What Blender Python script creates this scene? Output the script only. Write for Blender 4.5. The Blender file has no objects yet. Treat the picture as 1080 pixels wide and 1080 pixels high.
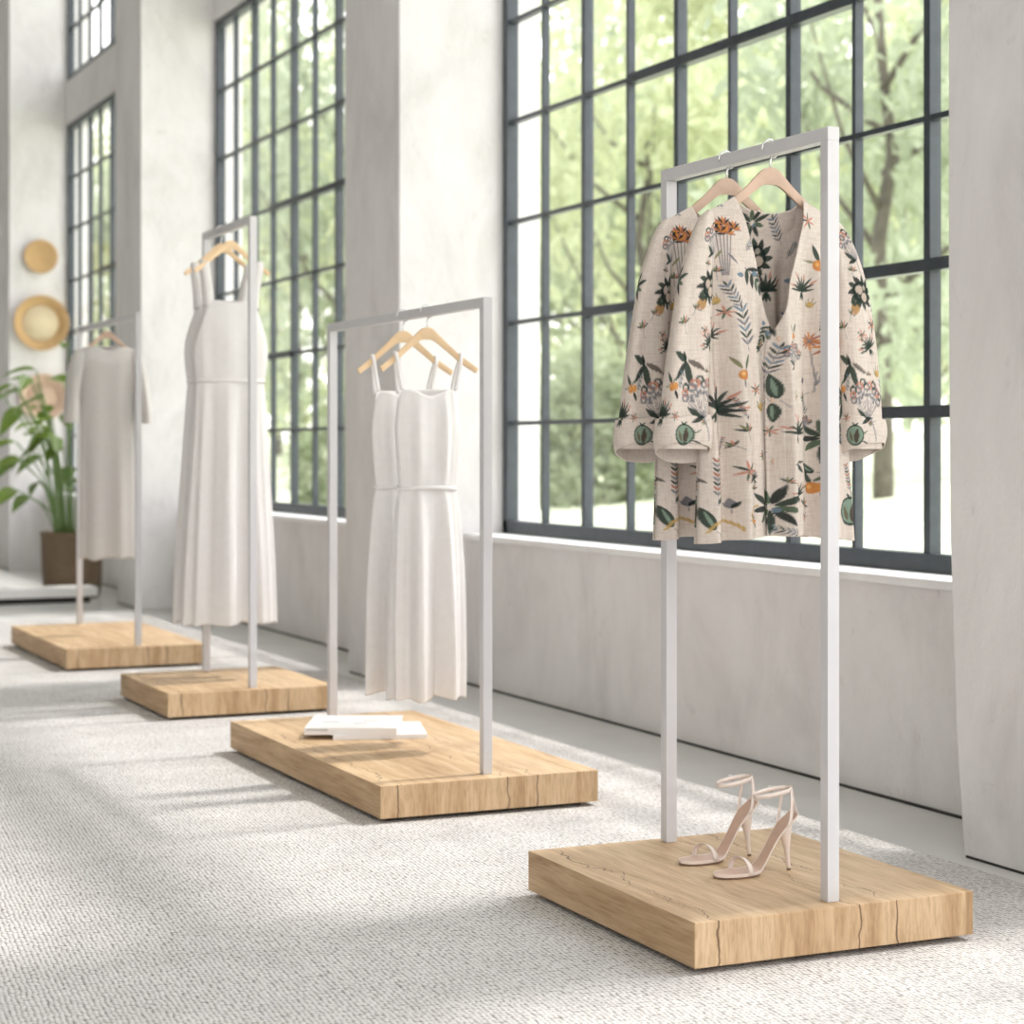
import bpy, bmesh, math, random
import numpy as np
from mathutils import Vector, Matrix

# ---------------------------------------------------------------- camera, sky, sun, exposure
S = 1.3                      # metres per layout unit
C = bpy.context.scene.collection
sc = bpy.context.scene
cam_d = bpy.data.cameras.new('camera'); cam = bpy.data.objects.new('camera', cam_d); C.objects.link(cam)
cam.location = (0, 0, 1.0 * S)
cam.rotation_euler = (math.radians(90), 0, -math.radians(24.658))
cam_d.sensor_width = 36; cam_d.lens = 36 * 2083.9 / 1080
cam_d.shift_y = (473.5 - 540) / 1080
cam_d.clip_end = 400
cam_d.dof.use_dof = True
cam_d.dof.focus_distance = 4.25 * S
cam_d.dof.aperture_fstop = 3.3
sc.camera = cam

w = bpy.data.worlds.new('sky'); sc.world = w; w.use_nodes = True
nt = w.node_tree; nt.nodes.clear()
wo = nt.nodes.new('ShaderNodeOutputWorld'); bg = nt.nodes.new('ShaderNodeBackground')
tc = nt.nodes.new('ShaderNodeTexCoord'); sx = nt.nodes.new('ShaderNodeSeparateXYZ'); cr = nt.nodes.new('ShaderNodeValToRGB')
nt.links.new(tc.outputs['Generated'], sx.inputs[0]); nt.links.new(sx.outputs['Z'], cr.inputs[0])
cr.color_ramp.elements[0].position = 0.0; cr.color_ramp.elements[0].color = (1.0, .97, .955, 1)
cr.color_ramp.elements[1].position = 0.7; cr.color_ramp.elements[1].color = (.93, .95, 1.0, 1)
nt.links.new(cr.outputs[0], bg.inputs[0]); nt.links.new(bg.outputs[0], wo.inputs[0])
bg.inputs[1].default_value = 2.35

sd = bpy.data.lights.new('sun', 'SUN'); sun = bpy.data.objects.new('sun', sd); C.objects.link(sun)
sd.energy = 2.15; sd.angle = math.radians(4.5); sd.color = (1.0, .965, .91)
sun.location = (20, 8, 20)
sun.rotation_euler = Vector((-.64, -.03, -1.0)).to_track_quat('-Z', 'Y').to_euler()

sc.view_settings.view_transform = 'Standard'
sc.view_settings.look = 'None'
sc.view_settings.gamma = 1.0
sc.view_settings.use_curve_mapping = False
sc.view_settings.exposure = 0.70

# ---------------------------------------------------------------- helpers
rnd = random.Random(7)

def tag(o, label=None, cat=None, group=None, kind=None):
    if label: o['label'] = label
    if cat: o['category'] = cat
    if group: o['group'] = group
    if kind: o['kind'] = kind
    return o

def empty(name, loc, rz=0, **k):
    o = bpy.data.objects.new(name, None); C.objects.link(o)
    o.empty_display_size = .1
    o.location = Vector(loc) * S; o.rotation_euler = (0, 0, rz)
    return tag(o, **k)

class MB:
    """collects shapes in layout units, builds ONE mesh object"""
    def __init__(s): s.v = []; s.f = []
    def add(s, vs, fs):
        b = len(s.v); s.v += [tuple(q) for q in vs]; s.f += [tuple(i + b for i in f) for f in fs]
    def box(s, x0, x1, y0, y1, z0, z1):
        s.add([(x0,y0,z0),(x1,y0,z0),(x1,y1,z0),(x0,y1,z0),(x0,y0,z1),(x1,y0,z1),(x1,y1,z1),(x0,y1,z1)],
              [(0,3,2,1),(4,5,6,7),(0,1,5,4),(1,2,6,5),(2,3,7,6),(3,0,4,7)])
    def rings(s, rs, closed=True, cap=True):
        n = len(rs[0]); vs = [p for r in rs for p in r]; fs = []
        for i in range(len(rs) - 1):
            for j in range(n if closed else n - 1):
                k = (j + 1) % n
                fs.append((i*n+j, i*n+k, (i+1)*n+k, (i+1)*n+j))
        if cap and closed:
            fs.append(tuple(range(n))[::-1]); fs.append(tuple((len(rs)-1)*n + j for j in range(n)))
        s.add(vs, fs)
    def tube(s, pts, r, n=10, cap=True):
        pts = [Vector(p) for p in pts]; rr = r if hasattr(r, '__len__') else [r] * len(pts)
        t0 = (pts[1] - pts[0]).normalized(); up = Vector((0, 0, 1)) if abs(t0.z) < .9 else Vector((1, 0, 0))
        nrm = t0.cross(up).normalized(); rs = []
        for i, p in enumerate(pts):
            a = pts[max(i-1, 0)]; b = pts[min(i+1, len(pts)-1)]; t = (b - a).normalized()
            nrm = (nrm - t * nrm.dot(t)).normalized(); bn = t.cross(nrm)
            rs.append([p + (nrm*math.cos(2*math.pi*k/n) + bn*math.sin(2*math.pi*k/n))*rr[i] for k in range(n)])
        s.rings(rs, True, cap)
    def lathe(s, prof, n=32, c=(0,0,0), axis='z', cap=True):
        rs = []
        for r, h in prof:
            ring = []
            for k in range(n):
                a = 2*math.pi*k/n
                if axis == 'z': ring.append((c[0]+r*math.cos(a), c[1]+r*math.sin(a), c[2]+h))
                else: ring.append((c[0]+r*math.cos(a), c[1]+h, c[2]-r*math.sin(a)))
            rs.append(ring)
        s.rings(rs, True, cap)
    def ribbon(s, pts, wdir, width, th):
        """flat strap along pts; wdir width direction (vector or list)"""
        pts = [Vector(p) for p in pts]; rs = []
        for i, p in enumerate(pts):
            a = pts[max(i-1, 0)]; b = pts[min(i+1, len(pts)-1)]; t = (b - a).normalized()
            wd = Vector(wdir[i] if isinstance(wdir, list) else wdir); wd = (wd - t*wd.dot(t)).normalized()
            n = t.cross(wd).normalized(); W = (width[i] if hasattr(width, '__len__') else width)/2
            rs.append([p - wd*W - n*th/2, p + wd*W - n*th/2, p + wd*W + n*th/2, p - wd*W + n*th/2])
        s.rings(rs, True, True)
    def build(s, name, mat, parent=None, smooth=False, bevel=0, solid=0, loc=None, bseg=2):
        me = bpy.data.meshes.new(name)
        me.from_pydata([(x*S, y*S, z*S) for x, y, z in s.v], [], s.f); me.update()
        o = bpy.data.objects.new(name, me); C.objects.link(o)
        me.materials.append(mat)
        if parent: o.parent = parent
        if loc: o.location = Vector(loc) * S
        if smooth:
            me.polygons.foreach_set('use_smooth', [True]*len(me.polygons))
            if smooth == 'auto': me.set_sharp_from_angle(angle=math.radians(40))
        if solid:
            m = o.modifiers.new('thick', 'SOLIDIFY'); m.thickness = solid*S; m.offset = 0
        if bevel:
            m = o.modifiers.new('bev', 'BEVEL'); m.width = bevel*S; m.segments = bseg; m.limit_method = 'ANGLE'
        return o

def copy_tree(o, parent=None):
    c = o.copy(); C.objects.link(c)
    if parent: c.parent = parent
    for ch in [q for q in bpy.data.objects if q.parent == o]:
        copy_tree(ch, c)
    return c

def smooth_curve(pts, n=8):
    """Catmull-Rom through points (tuples of any length)"""
    P = [np.array(p, float) for p in pts]; P = [2*P[0]-P[1]] + P + [2*P[-1]-P[-2]]; out = []
    for i in range(1, len(P) - 2):
        for k in range(n):
            t = k/n
            out.append(.5*((2*P[i]) + (-P[i-1]+P[i+1])*t + (2*P[i-1]-5*P[i]+4*P[i+1]-P[i+2])*t*t + (-P[i-1]+3*P[i]-3*P[i+1]+P[i+2])*t**3))
    out.append(P[-2]); return out

# ---------------------------------------------------------------- materials
def mat(name):
    m = bpy.data.materials.new(name); m.use_nodes = True; t = m.node_tree
    return m, t, t.nodes['Principled BSDF']
def N(t, kind, **k):
    n = t.nodes.new(kind)
    for a, b in k.items(): setattr(n, a, b)
    return n
def mapping(t, scale=(1,1,1), coord='Object'):
    tc = N(t, 'ShaderNodeTexCoord'); mp = N(t, 'ShaderNodeMapping'); mp.inputs['Scale'].default_value = scale
    t.links.new(tc.outputs[coord], mp.inputs[0]); return mp.outputs[0]
def noise(t, vec, scale, detail=3, rough=.5, dist=0):
    n = N(t, 'ShaderNodeTexNoise'); n.inputs['Scale'].default_value = scale; n.inputs['Detail'].default_value = detail
    n.inputs['Roughness'].default_value = rough; n.inputs['Distortion'].default_value = dist
    t.links.new(vec, n.inputs['Vector']); return n.outputs['Fac']
def ramp(t, fac, stops):
    r = N(t, 'ShaderNodeValToRGB'); e = r.color_ramp.elements
    while len(e) < len(stops): e.new(.5)
    for el, (p, c) in zip(e, stops): el.position = p; el.color = (*c, 1) if len(c) == 3 else c
    t.links.new(fac, r.inputs[0]); return r.outputs[0]
def bump(t, h, b, strength=.3, dist=.01):
    n = N(t, 'ShaderNodeBump'); n.inputs['Strength'].default_value = strength; n.inputs['Distance'].default_value = dist
    t.links.new(h, n.inputs['Height']); t.links.new(n.outputs[0], b.inputs['Normal'])
def math_n(t, op, a, b=None, c=None):
    n = N(t, 'ShaderNodeMath', operation=op)
    for i, q in enumerate((a, b, c)):
        if q is None: continue
        if isinstance(q, (int, float)): n.inputs[i].default_value = q
        else: t.links.new(q, n.inputs[i])
    return n.outputs[0]
def mixc(t, fac, a, b, mode='MIX'):
    n = N(t, 'ShaderNodeMix', data_type='RGBA', blend_type=mode)
    for i, q in ((0, fac), (6, a), (7, b)):
        if isinstance(q, (int, float)): n.inputs[i].default_value = q
        elif isinstance(q, tuple): n.inputs[i].default_value = (*q, 1)
        else: t.links.new(q, n.inputs[i])
    return n.outputs[2]

def plain(name, col, rough=.5, metal=0, var=.06, nscale=8, bmp=0, bscale=200, spec=.5):
    m, t, b = mat(name); v = mapping(t)
    lo = tuple(c*(1-var) for c in col); hi = tuple(min(1, c*(1+var)) for c in col)
    t.links.new(ramp(t, noise(t, v, nscale), [(.3, lo), (.7, hi)]), b.inputs['Base Color'])
    b.inputs['Roughness'].default_value = rough; b.inputs['Metallic'].default_value = metal
    b.inputs['Specular IOR Level'].default_value = spec
    if bmp: bump(t, noise(t, v, bscale), b, bmp, .002)
    return m

def make_plaster():
    m, t, b = mat('plaster'); v = mapping(t, (1, 1, .6))
    a = ramp(t, noise(t, v, 2.2, 6, .62, .6), [(.3, (.68, .66, .655)), (.5, (.78, .765, .76)), (.72, (.84, .825, .825))])
    s = ramp(t, noise(t, v, 9, 8, .7, 1.2), [(.27, (.82, .80, .78)), (.40, (1, 1, 1))])
    t.links.new(mixc(t, .8, a, s, 'MULTIPLY'), b.inputs['Base Color'])
    b.inputs['Roughness'].default_value = .85; b.inputs['Specular IOR Level'].default_value = .2
    bump(t, noise(t, v, 7, 8, .65, .4), b, .35, .02); return m
M = {}
M['plaster'] = make_plaster()
def make_floor():
    m, t, b = mat('concrete_floor'); v = mapping(t)
    a = ramp(t, noise(t, v, 1.2, 6, .6, .5), [(.3, (.58, .57, .56)), (.7, (.70, .69, .68))])
    t.links.new(a, b.inputs['Base Color']); b.inputs['Roughness'].default_value = .38
    bump(t, noise(t, v, 20, 4), b, .08, .01); return m
M['floor'] = make_floor()

def make_rug():
    m, t, b = mat('woven_rug')
    v0 = mapping(t)
    wob = N(t, 'ShaderNodeTexNoise'); wob.inputs['Scale'].default_value = 14; wob.inputs['Detail'].default_value = 2
    t.links.new(v0, wob.inputs['Vector'])
    mv = N(t, 'ShaderNodeVectorMath', operation='MULTIPLY_ADD'); mv.inputs[1].default_value = (.010, .010, .0)
    t.links.new(wob.outputs['Color'], mv.inputs[0]); t.links.new(v0, mv.inputs[2])
    mp = N(t, 'ShaderNodeMapping'); mp.inputs['Scale'].default_value = (1.0, .72, 0); mp.inputs['Rotation'].default_value = (0, 0, .12)
    t.links.new(mv.outputs[0], mp.inputs[0])
    vo = N(t, 'ShaderNodeTexVoronoi', feature='F1'); vo.inputs['Scale'].default_value = 78; vo.inputs['Randomness'].default_value = .30
    t.links.new(mp.outputs[0], vo.inputs['Vector'])
    d = vo.outputs['Distance']
    knot = ramp(t, d, [(.30, (.80, .78, .77)), (.48, (.68, .66, .645)), (.70, (.20, .185, .175))])
    tone = ramp(t, noise(t, v0, 5, 5, .7), [(.32, (.86, .855, .85)), (.68, (1, 1, 1))])
    grain = ramp(t, noise(t, v0, 260, 3, .7), [(.34, (.80, .79, .78)), (.54, (1, 1, 1))])
    c = mixc(t, 1.0, mixc(t, 1.0, knot, tone, 'MULTIPLY'), grain, 'MULTIPLY')
    t.links.new(c, b.inputs['Base Color']); b.inputs['Roughness'].default_value = .95; b.inputs['Specular IOR Level'].default_value = .1
    inv = math_n(t, 'SUBTRACT', 1.0, d)
    bump(t, inv, b, .8, .006); return m
M['rug'] = make_rug()

def make_oak(cracks):
    m, t, b = mat('oak'); tc = N(t, 'ShaderNodeTexCoord'); P = tc.outputs['Object']
    def mp(s):
        q = N(t, 'ShaderNodeMapping'); q.inputs['Scale'].default_value = s; t.links.new(P, q.inputs[0]); return q.outputs[0]
    geo = N(t, 'ShaderNodeNewGeometry'); sn = N(t, 'ShaderNodeSeparateXYZ'); t.links.new(geo.outputs['True Normal'], sn.inputs[0])
    side = math_n(t, 'GREATER_THAN', math_n(t, 'ABSOLUTE', sn.outputs['X']), .7)
    vm = N(t, 'ShaderNodeMix', data_type='VECTOR')
    t.links.new(side, vm.inputs[0]); t.links.new(mp((7, .7, .9)), vm.inputs[4]); t.links.new(mp((1, .7, 6)), vm.inputs[5])
    v = vm.outputs[1]
    fine = N(t, 'ShaderNodeMix', data_type='VECTOR')
    t.links.new(side, fine.inputs[0]); t.links.new(mp((60, 3, 7)), fine.inputs[4]); t.links.new(mp((10, 3, 60)), fine.inputs[5])
    big = noise(t, v, 1.6, 5, .55, 1.2)
    col = ramp(t, big, [(.25, (.38, .235, .12)), (.40, (.53, .355, .20)), (.56, (.64, .455, .275)), (.76, (.74, .56, .36))])
    fn = ramp(t, noise(t, fine.outputs[1], 2.2, 6, .65, .3), [(.32, (.66, .60, .54)), (.55, (1, 1, 1))])
    col = mixc(t, .75, col, fn, 'MULTIPLY')
    # planks: each strip across X a slightly different tone
    sp = N(t, 'ShaderNodeSeparateXYZ'); t.links.new(P, sp.inputs[0])
    wob = math_n(t, 'MULTIPLY', math_n(t, 'SUBTRACT', noise(t, mp((.6, 1.7, 3.0)), 3.2, 4, .6), .5), .17*S)
    wobf = math_n(t, 'MULTIPLY', math_n(t, 'SUBTRACT', noise(t, mp((1, 5, 6)), 2.2, 3, .5), .5), .030*S)
    top = math_n(t, 'GREATER_THAN', sn.outputs['Z'], .7)
    onf = math_n(t, 'GREATER_THAN', math_n(t, 'ABSOLUTE', sn.outputs['Y']), .7)
    wx = math_n(t, 'ADD', math_n(t, 'ADD', sp.outputs['X'], math_n(t, 'MULTIPLY', wob, top)), wobf)
    crack_tot = None
    for i, cx in enumerate(cracks):
        d = math_n(t, 'ABSOLUTE', math_n(t, 'SUBTRACT', wx, cx*S))
        # width varies along the crack
        wn = N(t, 'ShaderNodeMapping'); wn.inputs['Location'].default_value = (i*3.1, i*1.7, 0); wn.inputs['Scale'].default_value = (.2, 3.2, 3.2)
        t.links.new(P, wn.inputs[0])
        wd = math_n(t, 'MULTIPLY_ADD', noise(t, wn.outputs[0], 1.6, 3, .6), .012, -.0035)
        wd = math_n(t, 'ADD', wd, math_n(t, 'MULTIPLY', onf, .001))
        wd = math_n(t, 'MAXIMUM', wd, .0002)
        k = math_n(t, 'MULTIPLY', math_n(t, 'SUBTRACT', 1.0, math_n(t, 'MINIMUM', math_n(t, 'DIVIDE', d, wd), 1.0)), math_n(t, 'SUBTRACT', 1.0, side))
        crack_tot = k if crack_tot is None else math_n(t, 'MAXIMUM', crack_tot, k)
    cf = math_n(t, 'MULTIPLY', math_n(t, 'MINIMUM', math_n(t, 'MULTIPLY', crack_tot, 1.6), 1.0), .85)
    col = mixc(t, cf, col, (.10, .055, .03))
    t.links.new(col, b.inputs['Base Color']); b.inputs['Roughness'].default_value = .55; b.inputs['Specular IOR Level'].default_value = .3
    bump(t, noise(t, fine.outputs[1], 2.2, 6, .65, .3), b, .2, .003); return m
M['oak'] = make_oak([-.270, .047, .135])
M['white_metal'] = plain('white_powder_coat', (.64, .63, .64), .4, 0, .02)
M['dark_base'] = plain('dark_recess', (.03, .028, .025), .8)  # near-black; on the wall-foot strips it paints the gap's shade
M['steel_bar'] = plain('slate_painted_steel', (.045, .057, .068), .38, 0, .15, 20)
M['hanger'] = plain('pale_hanger_wood', (.76, .55, .33), .45, 0, .10, 14)
M['hanger_dark'] = plain('warm_hanger_wood', (.56, .395, .295), .45, 0, .14, 14)
M['chrome'] = plain('brushed_hook_metal', (.80, .80, .80), .25, .9, .02)
M['sill'] = plain('sill_white', (.86, .86, .86), .6, 0, .04, 6)
M['white_cloth'] = None

def make_cloth(name, col, trans=.25, var=.04, weave=900):
    m, t, b = mat(name); v = mapping(t)
    c = ramp(t, noise(t, v, 30, 4, .6), [(.3, tuple(q*(1-var) for q in col)), (.7, col)])
    t.links.new(c, b.inputs['Base Color']); b.inputs['Roughness'].default_value = .85; b.inputs['Specular IOR Level'].default_value = .15
    b.inputs['Sheen Weight'].default_value = .15
    bump(t, noise(t, v, weave, 2, .5), b, .25, .0015)
    tr = N(t, 'ShaderNodeBsdfTranslucent'); t.links.new(c, tr.inputs[0]); mx = N(t, 'ShaderNodeMixShader'); mx.inputs[0].default_value = trans
    out = t.nodes['Material Output']
    t.links.new(b.outputs[0], mx.inputs[1]); t.links.new(tr.outputs[0], mx.inputs[2]); t.links.new(mx.outputs[0], out.inputs[0])
    return m
M['white_cloth'] = make_cloth('white_crepe', (.94, .92, .905))
M['ecru_cloth'] = make_cloth('ecru_linen', (.87, .845, .825))
M['sand_cloth'] = make_cloth('sand_linen', (.70, .67, .64))

def make_print():
    m, t, b = mat('botanical_print_linen'); v = mapping(t)
    at = N(t, 'ShaderNodeAttribute'); at.attribute_name = 'Col'
    mp1 = mapping(t, (260, 260, 24)); mp2 = mapping(t, (30, 30, 300))
    slub = math_n(t, 'MULTIPLY', noise(t, mp1, 1.0, 3, .6), noise(t, mp2, 1.0, 3, .6))
    sl = ramp(t, slub, [(.12, (.84, .81, .79)), (.32, (1, 1, 1))])
    c = mixc(t, 1.0, at.outputs['Color'], sl, 'MULTIPLY')
    t.links.new(c, b.inputs['Base Color']); b.inputs['Roughness'].default_value = .85; b.inputs['Specular IOR Level'].default_value = .12
    bump(t, slub, b, .35, .002)
    tr = N(t, 'ShaderNodeBsdfTranslucent'); t.links.new(c, tr.inputs[0]); mx = N(t, 'ShaderNodeMixShader'); mx.inputs[0].default_value = .15
    t.links.new(b.outputs[0], mx.inputs[1]); t.links.new(tr.outputs[0], mx.inputs[2]); t.links.new(mx.outputs[0], t.nodes['Material Output'].inputs[0])
    return m
M['print'] = make_print()

def make_glass():
    m, t, b = mat('window_glass'); t.nodes.remove(b)
    tr = N(t, 'ShaderNodeBsdfTransparent'); gl = N(t, 'ShaderNodeBsdfGlossy'); gl.inputs['Roughness'].default_value = .03
    v = mapping(t); 
    lw = N(t, 'ShaderNodeLayerWeight'); lw.inputs[0].default_value = .5
    fr = math_n(t, 'MULTIPLY_ADD', math_n(t, 'POWER', lw.outputs['Facing'], 4.0), .35, .015)
    tint = ramp(t, noise(t, v, 1.5), [(0, (.985, .985, .985)), (1, (1, 1, 1))]); t.links.new(tint, tr.inputs[0])
    mx = N(t, 'ShaderNodeMixShader'); t.links.new(fr, mx.inputs[0]); t.links.new(tr.outputs[0], mx.inputs[1]); t.links.new(gl.outputs[0], mx.inputs[2])
    t.links.new(mx.outputs[0], t.nodes['Material Output'].inputs[0]); return m
M['glass'] = make_glass()

def make_leaf(name, c0, c1, trans=.5, rough=.5):
    m, t, b = mat(name); v = mapping(t)
    c = ramp(t, noise(t, v, 1.3, 4, .7), [(.3, c0), (.7, c1)])
    t.links.new(c, b.inputs['Base Color']); b.inputs['Roughness'].default_value = rough
    tr = N(t, 'ShaderNodeBsdfTranslucent'); t.links.new(c, tr.inputs[0]); mx = N(t, 'ShaderNodeMixShader'); mx.inputs[0].default_value = trans
    t.links.new(b.outputs[0], mx.inputs[1]); t.links.new(tr.outputs[0], mx.inputs[2]); t.links.new(mx.outputs[0], t.nodes['Material Output'].inputs[0])
    return m
M['tree_leaf'] = [make_leaf('leaf_lime', (.42, .46, .27), (.70, .74, .52)), make_leaf('leaf_green', (.30, .35, .22), (.56, .61, .43)), make_leaf('leaf_grey_green', (.32, .37, .26), (.56, .61, .46))]
M['house_leaf'] = make_leaf('houseplant_leaf', (.07, .13, .02), (.22, .32, .06), .3, .35)
M['stem'] = plain('green_stem', (.16, .26, .08), .5)
M['bark'] = plain('bark', (.13, .115, .095), .9, 0, .3, 6, .5, 20)
M['lawn'] = plain('lawn', (.62, .66, .47), .9, 0, .25, 3, .5, 40)
M['dim_wall_grey'] = plain('grey_render', (.36, .345, .34), .9, 0, .1, 3)  # dark tone chosen to weaken bounce off the unseen left wall
M['basket'] = None
def make_woven(name, c0, c1, ring=False, scale=60):
    m, t, b = mat(name); v = mapping(t)
    wv = N(t, 'ShaderNodeTexWave', wave_type='RINGS' if ring else 'BANDS', bands_direction='X' if not ring else 'X')
    if ring: wv.rings_direction = 'Y'
    else: wv.bands_direction = 'Z'
    wv.inputs['Scale'].default_value = scale; wv.inputs['Distortion'].default_value = 1.5; wv.inputs['Detail'].default_value = 2
    t.links.new(v, wv.inputs['Vector'])
    f = math_n(t, 'MULTIPLY_ADD', noise(t, v, 25, 4, .7), .5, math_n(t, 'MULTIPLY', wv.outputs['Fac'], .5))
    t.links.new(ramp(t, f, [(.2, c0), (.75, c1)]), b.inputs['Base Color']); b.inputs['Roughness'].default_value = .8
    bump(t, wv.outputs['Fac'], b, .6, .006); return m
M['pot'] = make_woven('brown_rattan', (.10, .07, .045), (.27, .19, .12), False, 22)
M['straw'] = make_woven('golden_straw', (.45, .27, .11), (.70, .48, .24), True, 26)
M['straw_pale'] = make_woven('pale_straw', (.72, .58, .36), (.88, .77, .55), True, 26)
M['straw_pink'] = make_woven('rosy_straw', (.56, .38, .28), (.78, .60, .46), True, 26)
M['soil'] = plain('soil', (.07, .05, .035), .95)
M['leather'] = plain('ivory_satin_leather', (.80, .70, .63), .32, 0, .04, 30)
M['insole'] = plain('nude_insole', (.62, .42, .32), .5, 0, .05, 30)
M['outsole'] = plain('brown_outsole', (.20, .12, .08), .6)
M['paper'] = plain('paper_edges', (.82, .80, .77), .8, 0, .06, 60)
M['cover'] = plain('white_book_cover', (.86, .85, .84), .3, 0, .02)
M['grey_print'] = plain('grey_cover_print', (.55, .55, .56), .5)
M['plinth'] = plain('white_plinth', (.84, .83, .82), .5, 0, .02)

# ---------------------------------------------------------------- room shell (right-hand facade with deep pillars)
XF, XW, XL = 3.029, 3.533, 3.341          # pillar face, glazing plane, parapet face
Y0, T, PW = 4.005, 4.403, .674            # first pillar's far edge, bay period, pillar width
ZS, ZT, ZB = .625, 3.70, 4.05             # sill, lower-window top, upper-window bottom
ZC = 6.6
YA, YB = Y0 - 2*T - PW, Y0 + 6*T
def struct(name, mb, m, parent=None, **k):
    o = mb.build(name, m, parent, **k)
    o['kind'] = 'structure'; return o
b = MB(); b.box(-9, XL + .5, YA - .5, YB + .5, -.15, 0); struct('floor', b, M['floor'])
b = MB(); b.box(-9, XW + .35, YA - .5, YB + .5, ZC, ZC + .2); struct('ceiling', b, M['plaster'])
b = MB(); b.box(-9, XW + .3, YB, YB + .3, 0, ZC); struct('wall_far', b, M['plaster'])
b = MB(); b.box(-9, XW + .3, YA - .3, YA, 0, .4); b.box(-9, XW + .3, YA - .3, YA, 5.2, ZC)
for x in (-9, -4.9, -.8, 3.0): b.box(x, x + .5, YA - .3, YA, .4, 5.2)
struct('wall_near_unseen', b, M['plaster'])  # unseen end wall, its wide openings shaped to let light along the hall
b = MB(); b.box(-9.3, -9, YA - .3, YB + .3, 0, ZC); struct('wall_left_unseen', b, M['dim_wall_grey'])  # unseen wall, closed and dark grey to cut light from this side
# parapet under the windows, spandrel, top band
b = MB(); b.box(XL, XW + .13, YA, YB, 0, ZS - .012); struct('wall_right', b, M['plaster'])
b = MB(); b.box(XL - .012, XL + .05, YA, YB, 0, .006)
struct('shadow_gap_right', b, M['dark_base'])  # dark strip painting the shadow gap along the parapet foot
for k in range(-2, 7):
    y1 = Y0 + k*T; y0 = y1 - PW
    b = MB()
    # shaft; the foot of the far edge tapers back a little
    prof = [(0, .062), (.32, .03), (.8, .006), (1.4, 0), (ZC, 0)]
    rs = []
    for z, tp in prof:
        rs.append([(XF, y0, z), (XW + .15, y0, z), (XW + .15, y1 - tp, z), (XF, y1 - tp, z)])
    b.rings(rs); struct('trim_%d' % (k + 4), b, M['plaster'], bevel=.006)
    b = MB(); b.box(XF - .003, XF + .1, y0 + .004, y1 - .075, .0, .006); struct('shadow_gap_pillar_%d' % (k + 4), b, M['dark_base'])  # dark strip standing in for the shadow line under the pillar
def muntins(b, y0, y1, z0, z1, ncol, nrow, heavy, heavy_rows=()):
    for i in range(1, ncol):
        y = y0 + (y1 - y0)*i/ncol; hw = .015 if i in heavy else .009
        b.box(XW - .016, XW + (.024 if i in heavy else .014), y - hw, y + hw, z0, z1)
    for j in range(1, nrow):
        z = z0 + (z1 - z0)*j/nrow
        b.box(XW - .015, XW + .015, y0, y1, z - .0085, z + .0085)
        for r, a, c in heavy_rows:
            if r == j: b.box(XW - .022, XW + .022, y0 + (y1-y0)*a/ncol, y0 + (y1-y0)*c/ncol, z - .018, z + .018)
for k in range(-1, 7):
    ya = Y0 + (k - 1)*T; yb = Y0 + k*T - PW
    win = empty('window_%d' % (k + 3), (XW, (ya+yb)/2, ZS), kind='structure')
    def rel(bb): bb.v = [(x - XW, y - (ya+yb)/2, z - ZS) for x, y, z in bb.v]; return bb
    b = MB(); b.box(XL - .012, XW + .16, ya - .0, yb + .0, ZS - .012, ZS + .014); struct('window_sill', rel(b), M['sill'], win, bevel=.004)
    b = MB()
    for z0, z1 in ((ZS + .014, ZT), (ZB, ZC)):
        b.box(XW-.028, XW+.028, ya, ya+.045, z0, z1); b.box(XW-.028, XW+.028, yb-.045, yb, z0, z1)
        b.box(XW-.028, XW+.028, ya, yb, z0, z0+.055); b.box(XW-.028, XW+.028, ya, yb, z1-.04, z1)
    struct('window_frame', rel(b), M['steel_bar'], win, bevel=.003)
    b = MB(); muntins(b, ya, yb, .680, 3.686, 10, 7, (2, 4, 6, 8), ((2, 0, 3), (1, 0, 3), (4, 3, 7), (2, 6, 8)))
    muntins(b, ya, yb, ZB + .03, ZC, 10, 6, (4, 6))
    struct('window_muntins', rel(b), M['steel_bar'], win)
    b = MB(); b.box(XW - .002, XW + .002, ya, yb, ZS + .014, ZT); b.box(XW - .002, XW + .002, ya, yb, ZB, ZC); struct('window_glass', rel(b), M['glass'], win)
    b = MB(); b.box(XW - .045, XW + .13, ya, yb, ZT, ZB); struct('spandrel', rel(b), M['plaster'], win)

# rug
b = MB(); b.box(-2.4, 2.941, -2.0, 11.6, 0, .010)
tag(b.build('woven_rug', M['rug'], bevel=.004), 'large pale grey chunky woven rug covering the floor under the oak platforms', 'rug')

# ---------------------------------------------------------------- outside
b = MB(); nx, ny = 40, 60
g = []
for i in range(nx):
    for j in range(ny):
        x = 3.9 + 60*(i/(nx-1))**1.6; y = -14 + 130*j/(ny-1)
        z = -.06 + 1.35*min(1, max(0, (x - 6)/14))**1.0 + .05*math.sin(x*.8 + y*.3)
        g.append((x, y, z))
b.add(g, [(i*ny+j, (i+1)*ny+j, (i+1)*ny+j+1, i*ny+j+1) for i in range(nx-1) for j in range(ny-1)])
lawn = struct('lawn', b, M['lawn'], smooth=True)

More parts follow.
